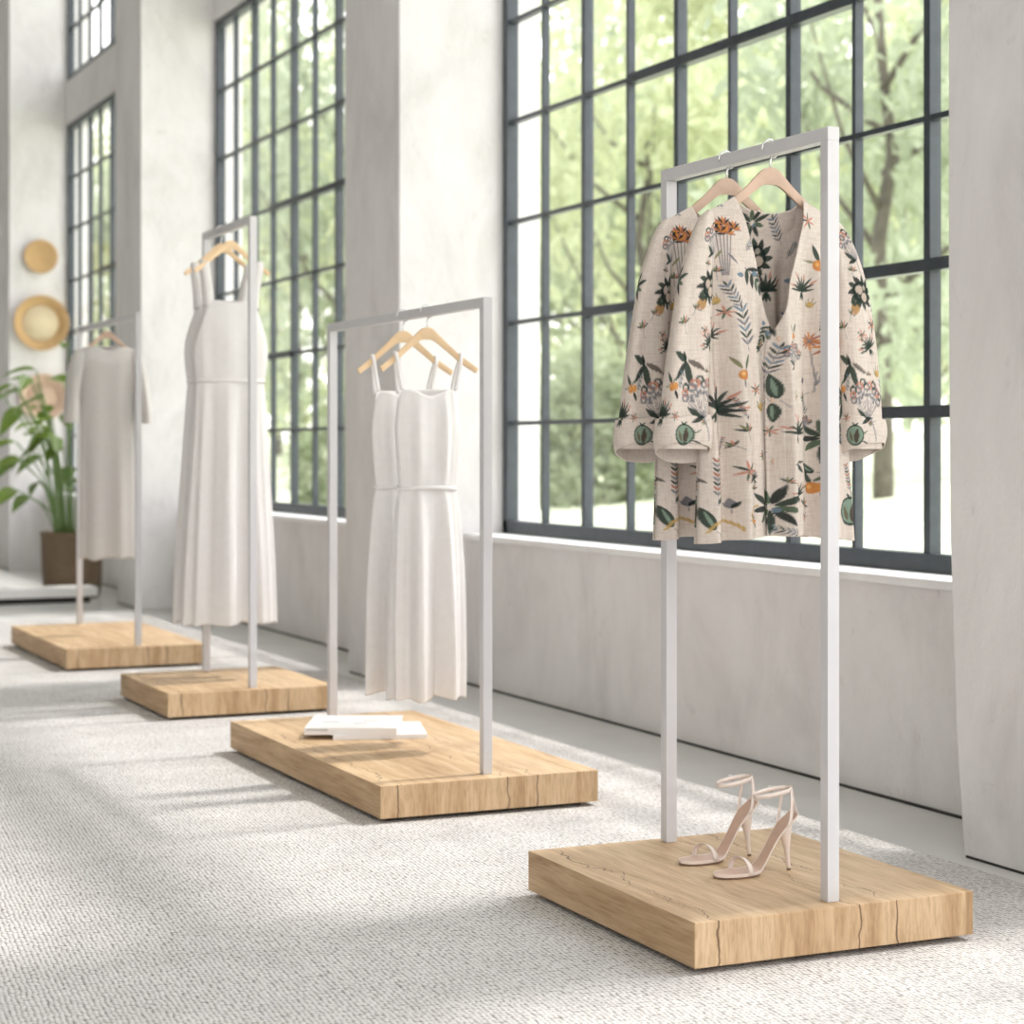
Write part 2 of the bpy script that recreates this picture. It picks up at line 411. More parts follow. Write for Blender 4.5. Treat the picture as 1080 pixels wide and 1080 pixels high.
def tree_proto(seed, h, cr, leafm, nleaf, leaf):
    r = random.Random(seed)
    root = empty('leafy_tree', (0, 0, 0))
    t = MB(); pts = [(0, 0, -.3)]
    for i in range(1, 7): pts.append((r.uniform(-.06, .06)*i*.5, r.uniform(-.06, .06)*i*.5, h*.62*i/6))
    t.tube(pts, [.13*h/7*(1 - .11*i) for i in range(7)], 8)
    br = []
    for i in range(9):
        a = i*2.4 + r.random(); z = h*(.14 + .05*i); L = cr*r.uniform(.6, .95)
        e = (L*math.cos(a), L*math.sin(a), z + h*r.uniform(.12, .3)); mid = (e[0]*.5, e[1]*.5, z + (e[2]-z)*.35)
        t.tube([(0, 0, z), mid, e], [.04*h/7, .026*h/7, .010], 6); br.append(e)
    t.build('trunk', M['bark'], root, True)
    cl = [(0, 0, h*.8)] + br + [(r.uniform(-.7, .7)*cr, r.uniform(-.7, .7)*cr, h*r.uniform(.12, .95)) for _ in range(16)]
    f = MB(); rr = np.random.RandomState(seed)
    vs = []; fs = []
    for i in range(nleaf):
        c = cl[rr.randint(len(cl))]; R = cr*.42
        d = rr.normal(size=3); d /= np.linalg.norm(d); q = rr.rand()**.45
        p = np.array(c) + d*R*q*np.array([1, 1, .8])
        u = rr.normal(size=3); u /= np.linalg.norm(u); v_ = np.cross(u, rr.normal(size=3)); v_ /= np.linalg.norm(v_); n_ = np.cross(u, v_)
        L = leaf*rr.uniform(.7, 1.3); W = L*.42; k = len(vs)
        vs += [p - u*L*.5, p + v_*W*.5 + n_*W*.15, p + u*L*.5, p - v_*W*.5 + n_*W*.15]; fs += [(k, k+1, k+2), (k, k+2, k+3)]
    f.add(vs, fs); f.build('crown', leafm, root)
    return root
protos = [tree_proto(3, 7.5, 2.6, M['tree_leaf'][0], 4200, .30), tree_proto(5, 6.2, 2.3, M['tree_leaf'][1], 4600, .28), tree_proto(9, 9.0, 2.9, M['tree_leaf'][2], 4200, .32)]
LBL = ['lime green leafy tree', 'mid green leafy tree', 'grey green tall tree']
spots = []
def zl(x): return -.06 + 1.35*min(1, max(0, (x - 6)/14))
# (azimuth from the viewing point, distance, kind, scale, place words)
rows = [(37.7, 33.8, 0, 1.04, 'mostly covered by the right-hand pillar'),
        (36.7, 24.4, 1, .90, 'filling the rightmost panes of the nearest window'), (36.0, 48.3, 0, 1.25, 'far behind the rightmost panes of the nearest window'),
        (35.3, 20.0, 2, .83, 'closest to the glass, right of the near coats'), (35.3, 38.8, 0, 1.11, 'in second row right of the near coats'),
        (34.8, 54.0, 1, 1.25, 'deep in the garden right of the near coats'), (33.4, 60.1, 2, 1.25, 'deepest in the garden, behind the front post of the near rack'),
        (30.5, 43.4, 0, 1.18, 'far behind the hanger hooks of the near rack'), (29.4, 33.9, 1, 1.04, 'beyond the rear post of the near rack'),
        (28.5, 26.7, 0, .93, 'in front row left of the near coats'), (27.6, 49.4, 2, 1.25, 'far off left of the near coats'),
        (26.9, 38.8, 1, 1.11, 'behind the third pane column of the nearest window'), (26.1, 61.7, 0, 1.25, 'most distant one behind the leftmost panes of the nearest window'),
        (23.2, 54.5, 1, 1.25, 'covered by the pillar between the nearest and second window'), (22.4, 44.4, 0, 1.20, 'covered by the pillar behind the slip dresses'),
        (20.4, 33.5, 2, 1.03, 'partly cut off by the right edge of the second window'), (19.7, 60.1, 0, 1.25, 'most distant one at the right edge of the second window'),
        (18.5, 39.2, 0, 1.12, 'in the right half of the second window'), (17.9, 48.7, 1, 1.25, 'farther back in the middle of the second window'),
        (15.4, 55.2, 0, 1.25, 'far off beside the left frame of the second window'), (14.6, 43.8, 1, 1.19, 'covered by the pillar behind the long dresses'),
        (12.2, 60.1, 0, 1.25, 'seen through the narrow third window')]
first = {}
for az, dist, kd, scl, words in rows:
    a = math.radians(az); x, y = dist*math.sin(a), dist*math.cos(a)
    o = protos[kd] if kd not in first else copy_tree(protos[kd]); first[kd] = 1
    o.location = (x*S, y*S, zl(x)*S); o.rotation_euler = (0, 0, az*7.3); o.scale = (scl*.8, scl*.8, scl*1.12)
    tag(o, LBL[kd] + ' ' + words, 'tree', 'trees outside the windows')

# low shrubs along the far edge of the lawn
def shrub_proto():
    root = empty('garden_shrub', (0, 0, 0)); rr = np.random.RandomState(21); vs = []; fs = []
    for i in range(3000):
        a = rr.uniform(0, 2*np.pi); e = np.arccos(rr.uniform(-.1, 1)); q = rr.uniform(.75, 1.0)*(1 + .18*np.sin(3*a + 1)*np.sin(4*e))
        p = np.array([1.35*np.cos(a)*np.sin(e), 1.35*np.sin(a)*np.sin(e), .15 + 1.9*np.cos(e)])*np.array([q, q, q])
        u = rr.normal(size=3); u /= np.linalg.norm(u); v_ = np.cross(u, rr.normal(size=3)); v_ /= np.linalg.norm(v_); n_ = np.cross(u, v_)
        L = .22*rr.uniform(.7, 1.3); W = L*.5; k = len(vs)
        vs += [p - u*L*.5, p + v_*W*.5 + n_*W*.15, p + u*L*.5, p - v_*W*.5 + n_*W*.15]; fs += [(k, k+1, k+2), (k, k+2, k+3)]
    f = MB(); f.add(vs, fs); f.build('foliage', M['tree_leaf'][1], root)
    t = MB()
    for i in range(5): t.tube([(0, 0, -.3), (.25*math.cos(i*1.3), .25*math.sin(i*1.3), .6), (.6*math.cos(i*1.3), .6*math.sin(i*1.3), 1.5)], [.05, .035, .01], 6)
    t.build('stems', M['bark'], root)
    return root
sh0 = shrub_proto()
SH = [(32.6, 30.8, 'directly behind the near coats'), (27.7, 30.0, 'farther back in the left part of the nearest window'), (27.1, 23.1, 'closest to the left part of the nearest window'),
      (20.8, 26.9, 'by the right end of the second window'), (15.4, 36.0, 'behind the left frame of the second window')]
for i, (az, dist, words) in enumerate(SH):
    a = math.radians(az); x, y = dist*math.sin(a), dist*math.cos(a)
    o = sh0 if i == 0 else copy_tree(sh0)
    o.location = (x*S, y*S, zl(x)*S); o.rotation_euler = (0, 0, i*1.9); k = 1 + .012*(dist - 24); o.scale = (k*.85, k*.85, k*(.7 + .10*(i % 3)))
    tag(o, 'rounded green shrub on the lawn ' + words, 'shrub', 'shrubs outside the windows')

# ---------------------------------------------------------------- platforms
PX0, PX1, PT = 1.861, 2.506, .109
def platform(y0, y1, label, group, phase):
    w2, l2 = (PX1-PX0)/2, (y1-y0)/2
    root = empty('oak_platform', ((PX0+PX1)/2, (y0+y1)/2, .010), label=label, cat='platform', group=group)
    m = MB(); m.box(-w2, w2, -l2, l2, .012, PT - .010); m.build('block', M['oak'], root, bevel=.0016)
    # shift object-space texture per platform by moving the mesh origin
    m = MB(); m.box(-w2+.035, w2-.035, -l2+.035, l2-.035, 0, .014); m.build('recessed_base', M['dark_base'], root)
    return root
G = 'oak display platforms'
PL = [(3.231, 3.968, 'short thick oak platform under the patterned coats, nearest of the four'),
      (4.886, 6.266, 'long thick oak platform carrying two books below the white slip dresses'),
      (7.054, 7.779, 'short thick oak platform under the tall rack with long white dresses'),
      (8.794, 10.108, 'farthest oak platform, under the rack with the beige short-sleeved dress')]
for i, (a, c, l) in enumerate(PL): platform(a, c, l, G, i)

# racks: one continuous square tube frame
RX = 2.196
def rack(y0, y1, ztop, label):
    root = empty('clothes_rack', (RX, (y0+y1)/2, PT), label=label, cat='clothes rack', group='white garment racks')
    h = .0135; L = (y1-y0)/2; H = ztop - PT
    m = MB(); m.box(-h, h, -L-h, -L+h, 0, H - 2*h); m.build('post', M['white_metal'], root, bevel=.0012)
    m = MB(); m.box(-h, h, L-h, L+h, 0, H - 2*h); m.build('post', M['white_metal'], root, bevel=.0012)
    m = MB(); m.box(-h, h, -L-h, L+h, H - 2*h, H); m.build('top_rail', M['white_metal'], root, bevel=.0012)
rack(3.281, 3.930, 1.634, 'nearest white square-tube rack, holding the patterned coats')
rack(4.955, 6.215, 1.416, 'low long white rack holding two white strappy slip dresses')
rack(7.105, 7.730, 1.868, 'tallest white rack, holding the long white sleeveless dresses')
rack(8.846, 10.06, 1.618, 'farthest white rack, holding the beige short-sleeved dress')

# ---------------------------------------------------------------- hangers
def hanger(y, ztop, drop, label, m='hanger', half=.155, dx=0, tilt=0, k=-.020):
    """apex of the wooden body at ztop-drop; the hook loops over the rail"""
    z0 = ztop - drop
    root = empty('wooden_hanger', (RX + dx, y, z0 - .12), tilt, label=label, cat='hanger', group='wooden clothes hangers')
    za = .12
    up = smooth_curve([(0, 0), (.020, -.007), (.055, -.040), (.105, -.083), (half, -.120)], 6)
    lo = smooth_curve([(0, -.036), (.022, -.040), (.060, -.068), (.105, -.105), (half-.008, -.134)], 6)
    b = MB()
    for sg in (-1, 1):
        rs = []
        for (xu, zu), (xl, zl_) in zip(up, lo):
            yc = k*(xu/half)**2
            xs_ = [xu, xl]; th = .0055
            rs.append([(sg*xu, yc-th*.6, za+zu), (sg*(xu+xl)/2, yc-th, za+(zu+zl_)/2), (sg*xl, yc-th*.6, za+zl_), (sg*xl, yc+th*.6, za+zl_), (sg*(xu+xl)/2, yc+th, za+(zu+zl_)/2), (sg*xu, yc+th*.6, za+zu)])
        if sg < 0: rs = [r[::-1] for r in rs]
        b.rings(rs)
    b.build('body', M[m], root, smooth='auto')
    # hook: stem up, then an arc over the rail (rail axis runs along y -> arc lies in the x-z plane)
    hk = MB(); R = .0195; cz = za + drop - .0135 + .001
    pts = [(0, 0, za - .01), (0, 0, za + .012), (.004, 0, za + .03)]
    zc = cz
    a0 = -1.25
    st = (.0 + R*math.cos(a0), 0, zc + R*math.sin(a0))
    for q in range(15):
        a = a0 + (math.pi + 1.45)*q/14
        pts.append((R*math.cos(a)*1.0, 0, zc + R*math.sin(a)))
    hk.tube(pts, .0021, 8); hk.build('hook', M['chrome'], root, True)
    return root
hanger(3.500, 1.634, .050, 'warm wood hanger in the nearest patterned coat', 'hanger_dark', half=.132, k=0)
hanger(3.675, 1.634, .050, 'warm wood hanger in the farther patterned coat behind the nearest one', 'hanger_dark', half=.132, k=0)
hanger(5.383, 1.416, .058, 'pale wood hanger holding the front white slip dress')
hanger(5.573, 1.416, .058, 'pale wood hanger holding the rear white slip dress')
hanger(7.388, 1.868, .062, 'pale wood hanger holding the front long white dress, angled', 'hanger', tilt=.05)
hanger(7.517, 1.868, .062, 'pale wood hanger holding the rear long white dress')
hanger(9.449, 1.618, .050, 'brown wood hanger in the beige short-sleeved dress', 'hanger_dark', k=0)

# ---------------------------------------------------------------- cloth
def ss(a, b_, x):
    t = np.clip((x - a)/(b_ - a), 0, 1); return t*t*(3 - 2*t)

def grid_obj(name, X, Y, Z, m, parent, wrap=False, col=None, solid=0, sub=0):
    nr, nc = X.shape
    co = np.stack([X, Y, Z], -1).reshape(-1, 3)*S
    I, J = np.meshgrid(np.arange(nr-1), np.arange(nc if wrap else nc-1), indexing='ij'); K = (J+1) % nc
    F = np.stack([I*nc+J, I*nc+K, (I+1)*nc+K, (I+1)*nc+J], -1).reshape(-1, 4)
    me = bpy.data.meshes.new(name); me.vertices.add(len(co)); me.vertices.foreach_set('co', co.ravel().astype(np.float32))
    me.loops.add(F.size); me.loops.foreach_set('vertex_index', F.ravel().astype(np.int32))
    me.polygons.add(len(F)); me.polygons.foreach_set('loop_start', np.arange(0, F.size, 4, dtype=np.int32))
    me.polygons.foreach_set('use_smooth', np.ones(len(F), dtype=bool)); me.update(calc_edges=True); me.validate()
    if col is not None:
        at = me.color_attributes.new('Col', 'FLOAT_COLOR', 'POINT')
        c4 = np.ones((len(co), 4), np.float32); c4[:, :3] = col.reshape(-1, 3); at.data.foreach_set('color', c4.ravel())
    me.materials.append(m); o = bpy.data.objects.new(name, me); C.objects.link(o); o.parent = parent
    if solid: q = o.modifiers.new('thick', 'SOLIDIFY'); q.thickness = solid*S; q.offset = 0
    return o

def tube_cloth(prof, folds, ztop=None, nr=90, nt=160, cx=0.0):
    """closed cloth tube hanging from top to hem.
    prof: list (v, half width, half depth, fold amp, z) v=0 hem .. 1 top ; folds: list (k, phase, weight, twist)"""
    P = np.array(smooth_curve(prof, 12)); v = np.linspace(0, 1, nr); o = np.argsort(P[:, 0])
    W, D, A, Zc = [np.interp(v, P[o, 0], P[o, i])[:, None] for i in (1, 2, 3, 4)]
    th = np.linspace(0, 2*np.pi, nt, endpoint=False)[None, :]
    f = 0
    for k, ph, wt, tw in folds:
        c = np.cos(k*th + ph + tw*v[:, None] + .35*np.sin(th*1.0 + ph)); f = f + wt*(1 - 2*np.abs(np.sin(.5*(k*th + ph + tw*v[:, None])))**1.4 + .25*c)
    X = cx + (W + A*f*.55)*np.cos(th); Y = (D + A*f)*np.sin(th)
    Z = Zc + 0*th
    if ztop is not None: Z = Z + ztop(th)*ss(.62, 1.0, v[:, None])
    Z = Z - .006*f*(1 - ss(0, .05, v[:, None]))*(A > .004)
    return X, Y, Z

def slip_dress(y, label, seed=0):
    zh = .268
    root = empty('slip_dress', (RX, y, zh), label=label, cat='dress', group='white strappy slip dresses')
    q = lambda z: z - zh
    z0, zt, zw = 0, 1.176 - zh, .885 - zh
    r_ = [(0, .112, .050, .030, 0), (.15, .112, .050, .028, .13), (.35, .110, .047, .024, .30), (.52, .104, .042, .017, .45), (.62, .096, .034, .009, .565), (.66, .088, .028, .004, zw - .004), (.67, .088, .028, .003, zw + .004),
          (.75, .093, .032, .009, .70), (.88, .100, .034, .006, .81), (1, .090, .028, .0015, zt)]
    fo = [(7, .4 + seed, .6, .5), (4, 2.1 + seed*2, .35, -.6), (13, 1.0, .14, .3)]
    # neckline: slight scoop at the front, dropped under the arms
    ztop = lambda th: -.022*np.exp(-((np.cos(th))/.45)**2)*(np.sin(th) < 0) - .030*np.abs(np.cos(th))**14 - .0*th
    X, Y, Z = tube_cloth(r_, fo, ztop, 130, 220)
    grid_obj('dress_body', X, Y, Z, M['white_cloth'], root, True, solid=.0016)
    # waist tie
    b = MB(); n = 40; rs = []
    for i in range(n):
        a = 2*math.pi*i/n; w_, d_ = .092, .033
        rs.append((w_*math.cos(a), d_*math.sin(a), zw + .002*math.sin(3*a)))
    b.rings([[(p[0], p[1], p[2]-.006) for p in rs], [(p[0]*1.02, p[1]*1.03, p[2]) for p in rs], [(p[0], p[1], p[2]+.006) for p in rs]], True, False)
    b.build('waist_tie', M['white_cloth'], root, True, solid=.002)
    zb = 1.2805 - zh
    for sg in (-1, 1):
        b = MB(); xb, xt = sg*.0845, sg*.104
        pts = smooth_curve([(xb, -.014, zt - .004), (xb + (xt-xb)*.42, -.016, zt + .04), (xt - sg*.003, -.018, zb - .018), (xt, -.012 , zb + .0035), (xt - sg*.003, -.004, zb - .018), (xb + (xt-xb)*.42, .010, zt + .04), (xb, .016, zt - .012)], 6)
        b.ribbon(pts, (1, 0, 0), .0115, .0016); b.build('strap', M['white_cloth'], root, True)
    return root
slip_dress(5.383, 'white strappy slip dress with waist tie, front one on the low rack', 0)
slip_dress(5.573, 'white strappy slip dress partly hidden behind its twin on the low rack', 1.3)

def tank_dress(y, label, seed=0):
    zh = .325
    root = empty('long_sleeveless_dress', (RX, y, zh), label=label, cat='dress', group='long white sleeveless dresses')
    zt, zw = 1.575 - zh, 1.262 - zh
    r_ = [(0, .182, .045, .024, 0), (.2, .175, .044, .023, .20), (.4, .162, .042, .020, .43), (.55, .149, .040, .014, .65), (.68, .138, .040, .007, .86), (.715, .133, .036, .003, zw - .004), (.725, .133, .036, .002, zw + .004),
          (.82, .145, .042, .004, zw + .12), (.92, .143, .040, .002, zw + .22), (1, .116, .028, .001, zt)]
    fo = [(8, .9 + seed, .5, .5), (5, 2.9 + seed*2, .45, -.5), (13, 1.0, .15, .3)]
    ztop = lambda th: -.010*np.exp(-((np.cos(th))/.45)**2)*(np.sin(th) < 0) - .085*np.abs(np.cos(th))**7
    X, Y, Z = tube_cloth(r_, fo, ztop, 140, 220)
    grid_obj('dress_body', X, Y, Z, M['ecru_cloth'], root, True, solid=.0018)
    b = MB(); n = 40
    rs = [(.1365*math.cos(2*math.pi*i/n), .0385*math.sin(2*math.pi*i/n), zw) for i in range(n)]
    b.rings([[(p[0], p[1], p[2]-.006) for p in rs], [(p[0]*1.01, p[1]*1.03, p[2]) for p in rs], [(p[0], p[1], p[2]+.006) for p in rs]], True, False)
    b.build('waist_seam', M['ecru_cloth'], root, True, solid=.002)
    zb = 1.7195 - zh
    for sg in (-1, 1):
        b = MB(); xb, xt = sg*.088, sg*.107
        pts = smooth_curve([(xb, -.020, zt - .03), (xb + sg*.004, -.018, zt + .03), (xt, -.020, zb - .022), (xt, -.012, zb + .0045), (xt, -.004, zb - .022), (xb + sg*.004, .014, zt + .03), (xb, .020, zt - .03)], 6)
        b.ribbon(pts, (1, 0, 0), .036, .002); b.build('shoulder_strap', M['ecru_cloth'], root, True)
    return root
tank_dress(7.388, 'long white sleeveless dress with seamed waist, front one on the tallest rack', 0)
tank_dress(7.517, 'long white sleeveless dress mostly hidden behind its twin on the tallest rack', 1.1)

def sleeve_grid(side, rows, nth, folds=.004, nrow=None):
    P = np.array(smooth_curve(rows, 40)); n = nrow or len(P)
    t = np.linspace(0, len(P)-1, n); i = np.arange(len(P))
    z, cx, hw, hd, cy = [np.interp(t, i, P[:, k])[:, None] for k in range(5)]
    th = np.linspace(0, 2*np.pi, nth, endpoint=False)[None, :]
    f = folds*(np.cos(3*th + 6*z) + .6*np.cos(5*th - 9*z + 1))*np.clip(hw/.04, 0, 1)
    e = .82
    cs = np.sign(np.cos(th))*np.abs(np.cos(th))**e; sn = np.sign(np.sin(th))*np.abs(np.sin(th))**e
    X = side*(cx + (hw + f*.5)*cs); Y = cy + (hd + f)*sn; Z = z + 0*th
    return X, Y, Z, th

def tee_dress(y, label):
    zh = .472
    root = empty('short_sleeved_dress', (RX, y, zh), label=label, cat='dress')
    r = [(0, .128, .050, .012, 0), (.3, .128, .048, .010, .30), (.55, .126, .044, .007, .55), (.75, .128, .042, .004, .78), (.88, .150, .036, .002, .93), (.95, .150, .022, .001, .985), (1, .118, .006, 0, 1.022)]
    ztop = lambda th: -.020*np.exp(-((np.cos(th))/.4)**2)*(np.sin(th) < 0) - .012*np.abs(np.cos(th))**6 
    X, Y, Z = tube_cloth(r, [(6, .5, .6, .5), (4, 2.0, .4, -.4)], ztop, 90, 150)
    grid_obj('dress_body', X, Y, Z, M['sand_cloth'], root, True, solid=.002)
    for sg in (-1, 1):
        rows = [(1.125 - zh, .178, .034, .046, -.01), (1.22 - zh, .172, .033, .045, -.008), (1.34 - zh, .158, .034, .040, -.004), (1.42 - zh, .145, .032, .030, 0), (1.465 - zh, .135, .020, .014, 0), (1.478 - zh, .128, .004, .003, 0)]
        X, Y, Z, th = sleeve_grid(sg, rows, 48, .003)
        grid_obj('sleeve', X, Y, Z, M['sand_cloth'], root, True, solid=.002)
    return root
tee_dress(9.449, 'beige short-sleeved midi dress hanging on the farthest rack')

# ---------------------------------------------------------------- printed coats
GR, DG, OL = (.035, .060, .045), (.022, .034, .030), (.26, .26, .13)
MG, BL, OR_, RU = (.09, .14, .085), (.18, .26, .33), (.66, .27, .07), (.42, .17, .11)
OC, CO, GY, SG = (.60, .40, .14), (.62, .28, .20), (.22, .22, .24), (.26, .36, .28)
BASE = (.78, .70, .625)
def motif(kind, x, z, s, r=0, sd=0):
    s = s*1.5 if kind == 'bigpome' else s*1.85
    """list of primitives: ('L', x, z, angle, length, width, colour) leaf; ('C', x, z, rad, colour); ('R', ...) ring; ('S', x0, z0, x1, z1, width, colour) stem"""
    R = random.Random(sd*77 + int(abs(x)*1e4) % 991); P = []
    cr_, sr_ = math.cos(r), math.sin(r)
    def T(u, v): return x + s*(u*cr_ - v*sr_), z + s*(u*sr_ + v*cr_)
    def L(u, v, a, l, w_, c): p = T(u, v); P.append(('L', p[0], p[1], a + r, l*s, w_*s, c))
    def Cc(u, v, rr, c): p = T(u, v); P.append(('C', p[0], p[1], rr*s, c))
    def Rg(u, v, rr, c, wd=.2): p = T(u, v); P.append(('R', p[0], p[1], rr*s, c, wd*s))
    def St(u0, v0, u1, v1, w_, c): a = T(u0, v0); b_ = T(u1, v1); P.append(('S', a[0], a[1], b_[0], b_[1], w_*s, c))
    if kind == 'branch':      # leaves along a stem with berries
        St(0, 0, 0, 2.0, .05, GR)
        for i in range(6):
            v = .1 + i*.36
            for sg in (-1, 1):
                L(0, v, math.pi/2 - sg*(.75 - .06*i), .85 - .07*i, .22, [GR, DG, MG, GR][i % 4] if sg > 0 else [DG, MG, GR, OL][i % 4])
        L(0, 2.0, math.pi/2, .6, .2, GR)
        for u, v in ((.35, .2), (-.3, .75)): L(u, v, -.9, .42, .26, BL)
    elif kind == 'sprig':     # fine blue-grey sprig
        St(0, -.9, 0, 1.0, .045, GY)
        for i in range(6):
            v = -.6 + i*.3
            for sg in (-1, 1): L(0, v, math.pi/2 - sg*.8, .55, .13, [GY, GR, BL][i % 3])
        L(0, 1.0, 1.57, .4, .13, GR)
    elif kind == 'tuft':      # dark pointed leaves with coral tips
        for i in range(9):
            a = .15 + i*.36; l = .85 + .25*((i*7) % 3)/2
            L(0, 0, a, l, .17, DG if i % 2 else GR)
            if i % 2: L(l*.75*math.cos(a + .12), l*.75*math.sin(a + .12), a + .1, .5, .11, CO)
        for i in range(3): L(0, 0, -1.9 + i*.35, .6, .16, GR)
    elif kind == 'fan':       # radiating dark leaves
        for i in range(9):
            a = i*.70 + .2; L(.12*math.cos(a), .12*math.sin(a), a, 1.0 - .15*(i % 3), .25, [GR, DG, MG][i % 3])
        Cc(.1, -.15, .10, BL)
    elif kind == 'fruit':
        L(0, .2, 1.9, 1.0, .3, GR); L(.15, -.25, -1.35, .8, .28, DG); L(-.2, .15, 2.95, .7, .12, OL); L(.1, .3, .4, .55, .16, MG)
        Cc(-.08, 0, .30, OR_); Cc(.30, -.06, .26, (.72, .33, .09)); Cc(-.14, .06, .10, (.80, .45, .16))
    elif kind == 'orange':
        L(-.1, .35, 2.2, .9, .2, OL); L(.1, .3, 1.2, 1.0, .22, MG); L(0, -.2, -1.5, .6, .12, GY)
        Cc(0, 0, .30, OR_); Cc(-.06, .07, .12, (.84, .52, .22))
    elif kind == 'daisy':     # two open heads and a bud on stems
        for (u, v, rr) in ((-.35, .75, .55), (.45, .45, .75), (.42, -.75, .40)):
            St(u, v, -.05, -1.7, .055, GY)
        St(-.05, -1.0, -.12, -2.1, .06, GY)
        for (u, v, rr) in ((-.35, .75, .50), (.45, .45, .75), (.42, -.75, .40)):
            for i in range(12):
                a = i*.5236 + .1; L(u + .12*rr*math.cos(a), v + .12*rr*math.sin(a), a, rr*(.9 + .15*(i % 2)), .16*rr + .03, [OR_, RU, (.50, .22, .11)][i % 3] if v > -.5 or i < 7 else DG)
            Cc(u, v, .20*rr, GY)
    elif kind == 'bouquet':   # crowded rust heads with long parallel stems
        for u in (-.4, -.2, 0, .2, .4): St(u, .5, u*.3, -2.1, .06, GY)
        for (u, v) in ((-.5, .5), (0, .7), (.5, .45), (.15, .2), (-.2, .3)):
            for i in range(9):
                a = i*.42 - .15; L(u, v, a, .50, .14, [RU, OR_, DG][i % 3])
        L(.15, -.9, -.9, .8, .12, GY); L(-.1, -.7, -2.2, .7, .12, OL)
    elif kind == 'pome':      # split fruits ringed by dark leaves
        for i in range(11):
            a = i*.571; L(.35*math.cos(a), .35*math.sin(a), a + .5, .62, .30, [GR, DG][i % 2])
        Cc(0, 0, .58, DG); Cc(-.18, .16, .22, (.60, .50, .42)); Cc(.14, -.22, .24, (.64, .54, .45)); Cc(.2, .25, .14, (.45, .42, .34))
        Cc(-.55, -.85, .27, (.50, .30, .12)); L(-.75, -.6, .2, .6, .25, GR)
    elif kind == 'bigpome':
        Cc(0, 0, 1.0, GR); Cc(0, .03, .84, SG); L(.1, -.75, 1.45, 1.45, .55, (.09, .065, .05)); L(-.25, -.6, 1.9, 1.1, .34, (.16, .14, .09))
        L(0, .85, .8, .5, .2, GR); L(0, .85, 2.2, .5, .2, GR); L(.8, -.5, -.4, .9, .16, GR); L(.9, .1, .6, .7, .12, MG)
    elif kind == 'umbel':
        for i in range(13):
            a = .1 + i*.235; rr = .75 + .2*((i*5) % 3)/2
            St(0, -.6, rr*math.cos(a), rr*math.sin(a) + .1, .03, GY)
            Rg(rr*math.cos(a), rr*math.sin(a) + .1, .14, [GY, GR, CO][i % 3], .05)
            Cc(.55*rr*math.cos(a + .1), .5*rr*math.sin(a + .1) + .1, .07, GY)
        L(-.05, -.6, 2.4, .75, .22, GR); L(.0, -.5, -2.6, .55, .2, DG); St(0, -.6, .25, -1.5, .06, GY)
    elif kind == 'bigleaf':
        L(0, 0, 2.6, 1.0, .36, GR); L(0, 0, -2.2, 1.2, .34, DG); L(0, 0, -1.3, 1.3, .40, GR); L(.1, .1, -.55, 1.1, .26, (.17, .14, .12)); L(0, 0, 2.0, .6, .2, DG)
    elif kind == 'darkleaf':
        L(0, -.9, 1.75, 1.8, .75, GR); L(0, -.7, 1.75, 1.3, .22, SG); St(.1, -1, .5, -1.5, .05, GY)
    elif kind == 'star':
        for i in range(7): L(0, 0, i*.9, .6, .14, [CO, MG, CO, GR][i % 4])
    elif kind == 'small':
        for i in range(5): L(0, 0, .2 + i*.62, .55, .15, [GR, CO, MG, OL, GR][i])
        St(0, 0, 0, -.7, .045, GY)
    elif kind == 'corn':
        St(0, -1.5, 0, 1.2, .05, GY)
        for i in range(8):
            for sg in (-1, 1): L(0, -.9 + i*.27, 1.57 - sg*.7, .36, .13, [GY, RU, GR][i % 3])
        L(0, -1.4, 1.0, .55, .2, GR)
    elif kind == 'tulip':
        L(0, -.3, 1.57, .8, .5, GY); L(0, -.3, .9, .7, .25, DG); L(0, -.3, 2.3, .65, .22, GY); St(0, -.3, 0, -.7, .05, GY)
    elif kind == 'wheat':
        for i in range(12):
            a = .4 + i*.2; L(.9*math.cos(a), .9*math.sin(a) - .5, a + 1.2, .35, .12, OC)
    elif kind == 'dot':
        Cc(0, 0, .34, OC)
        for i in range(6): L(.3*math.cos(i), .3*math.sin(i), 1.0 + i*.3, .5, .09, OL)
    return P
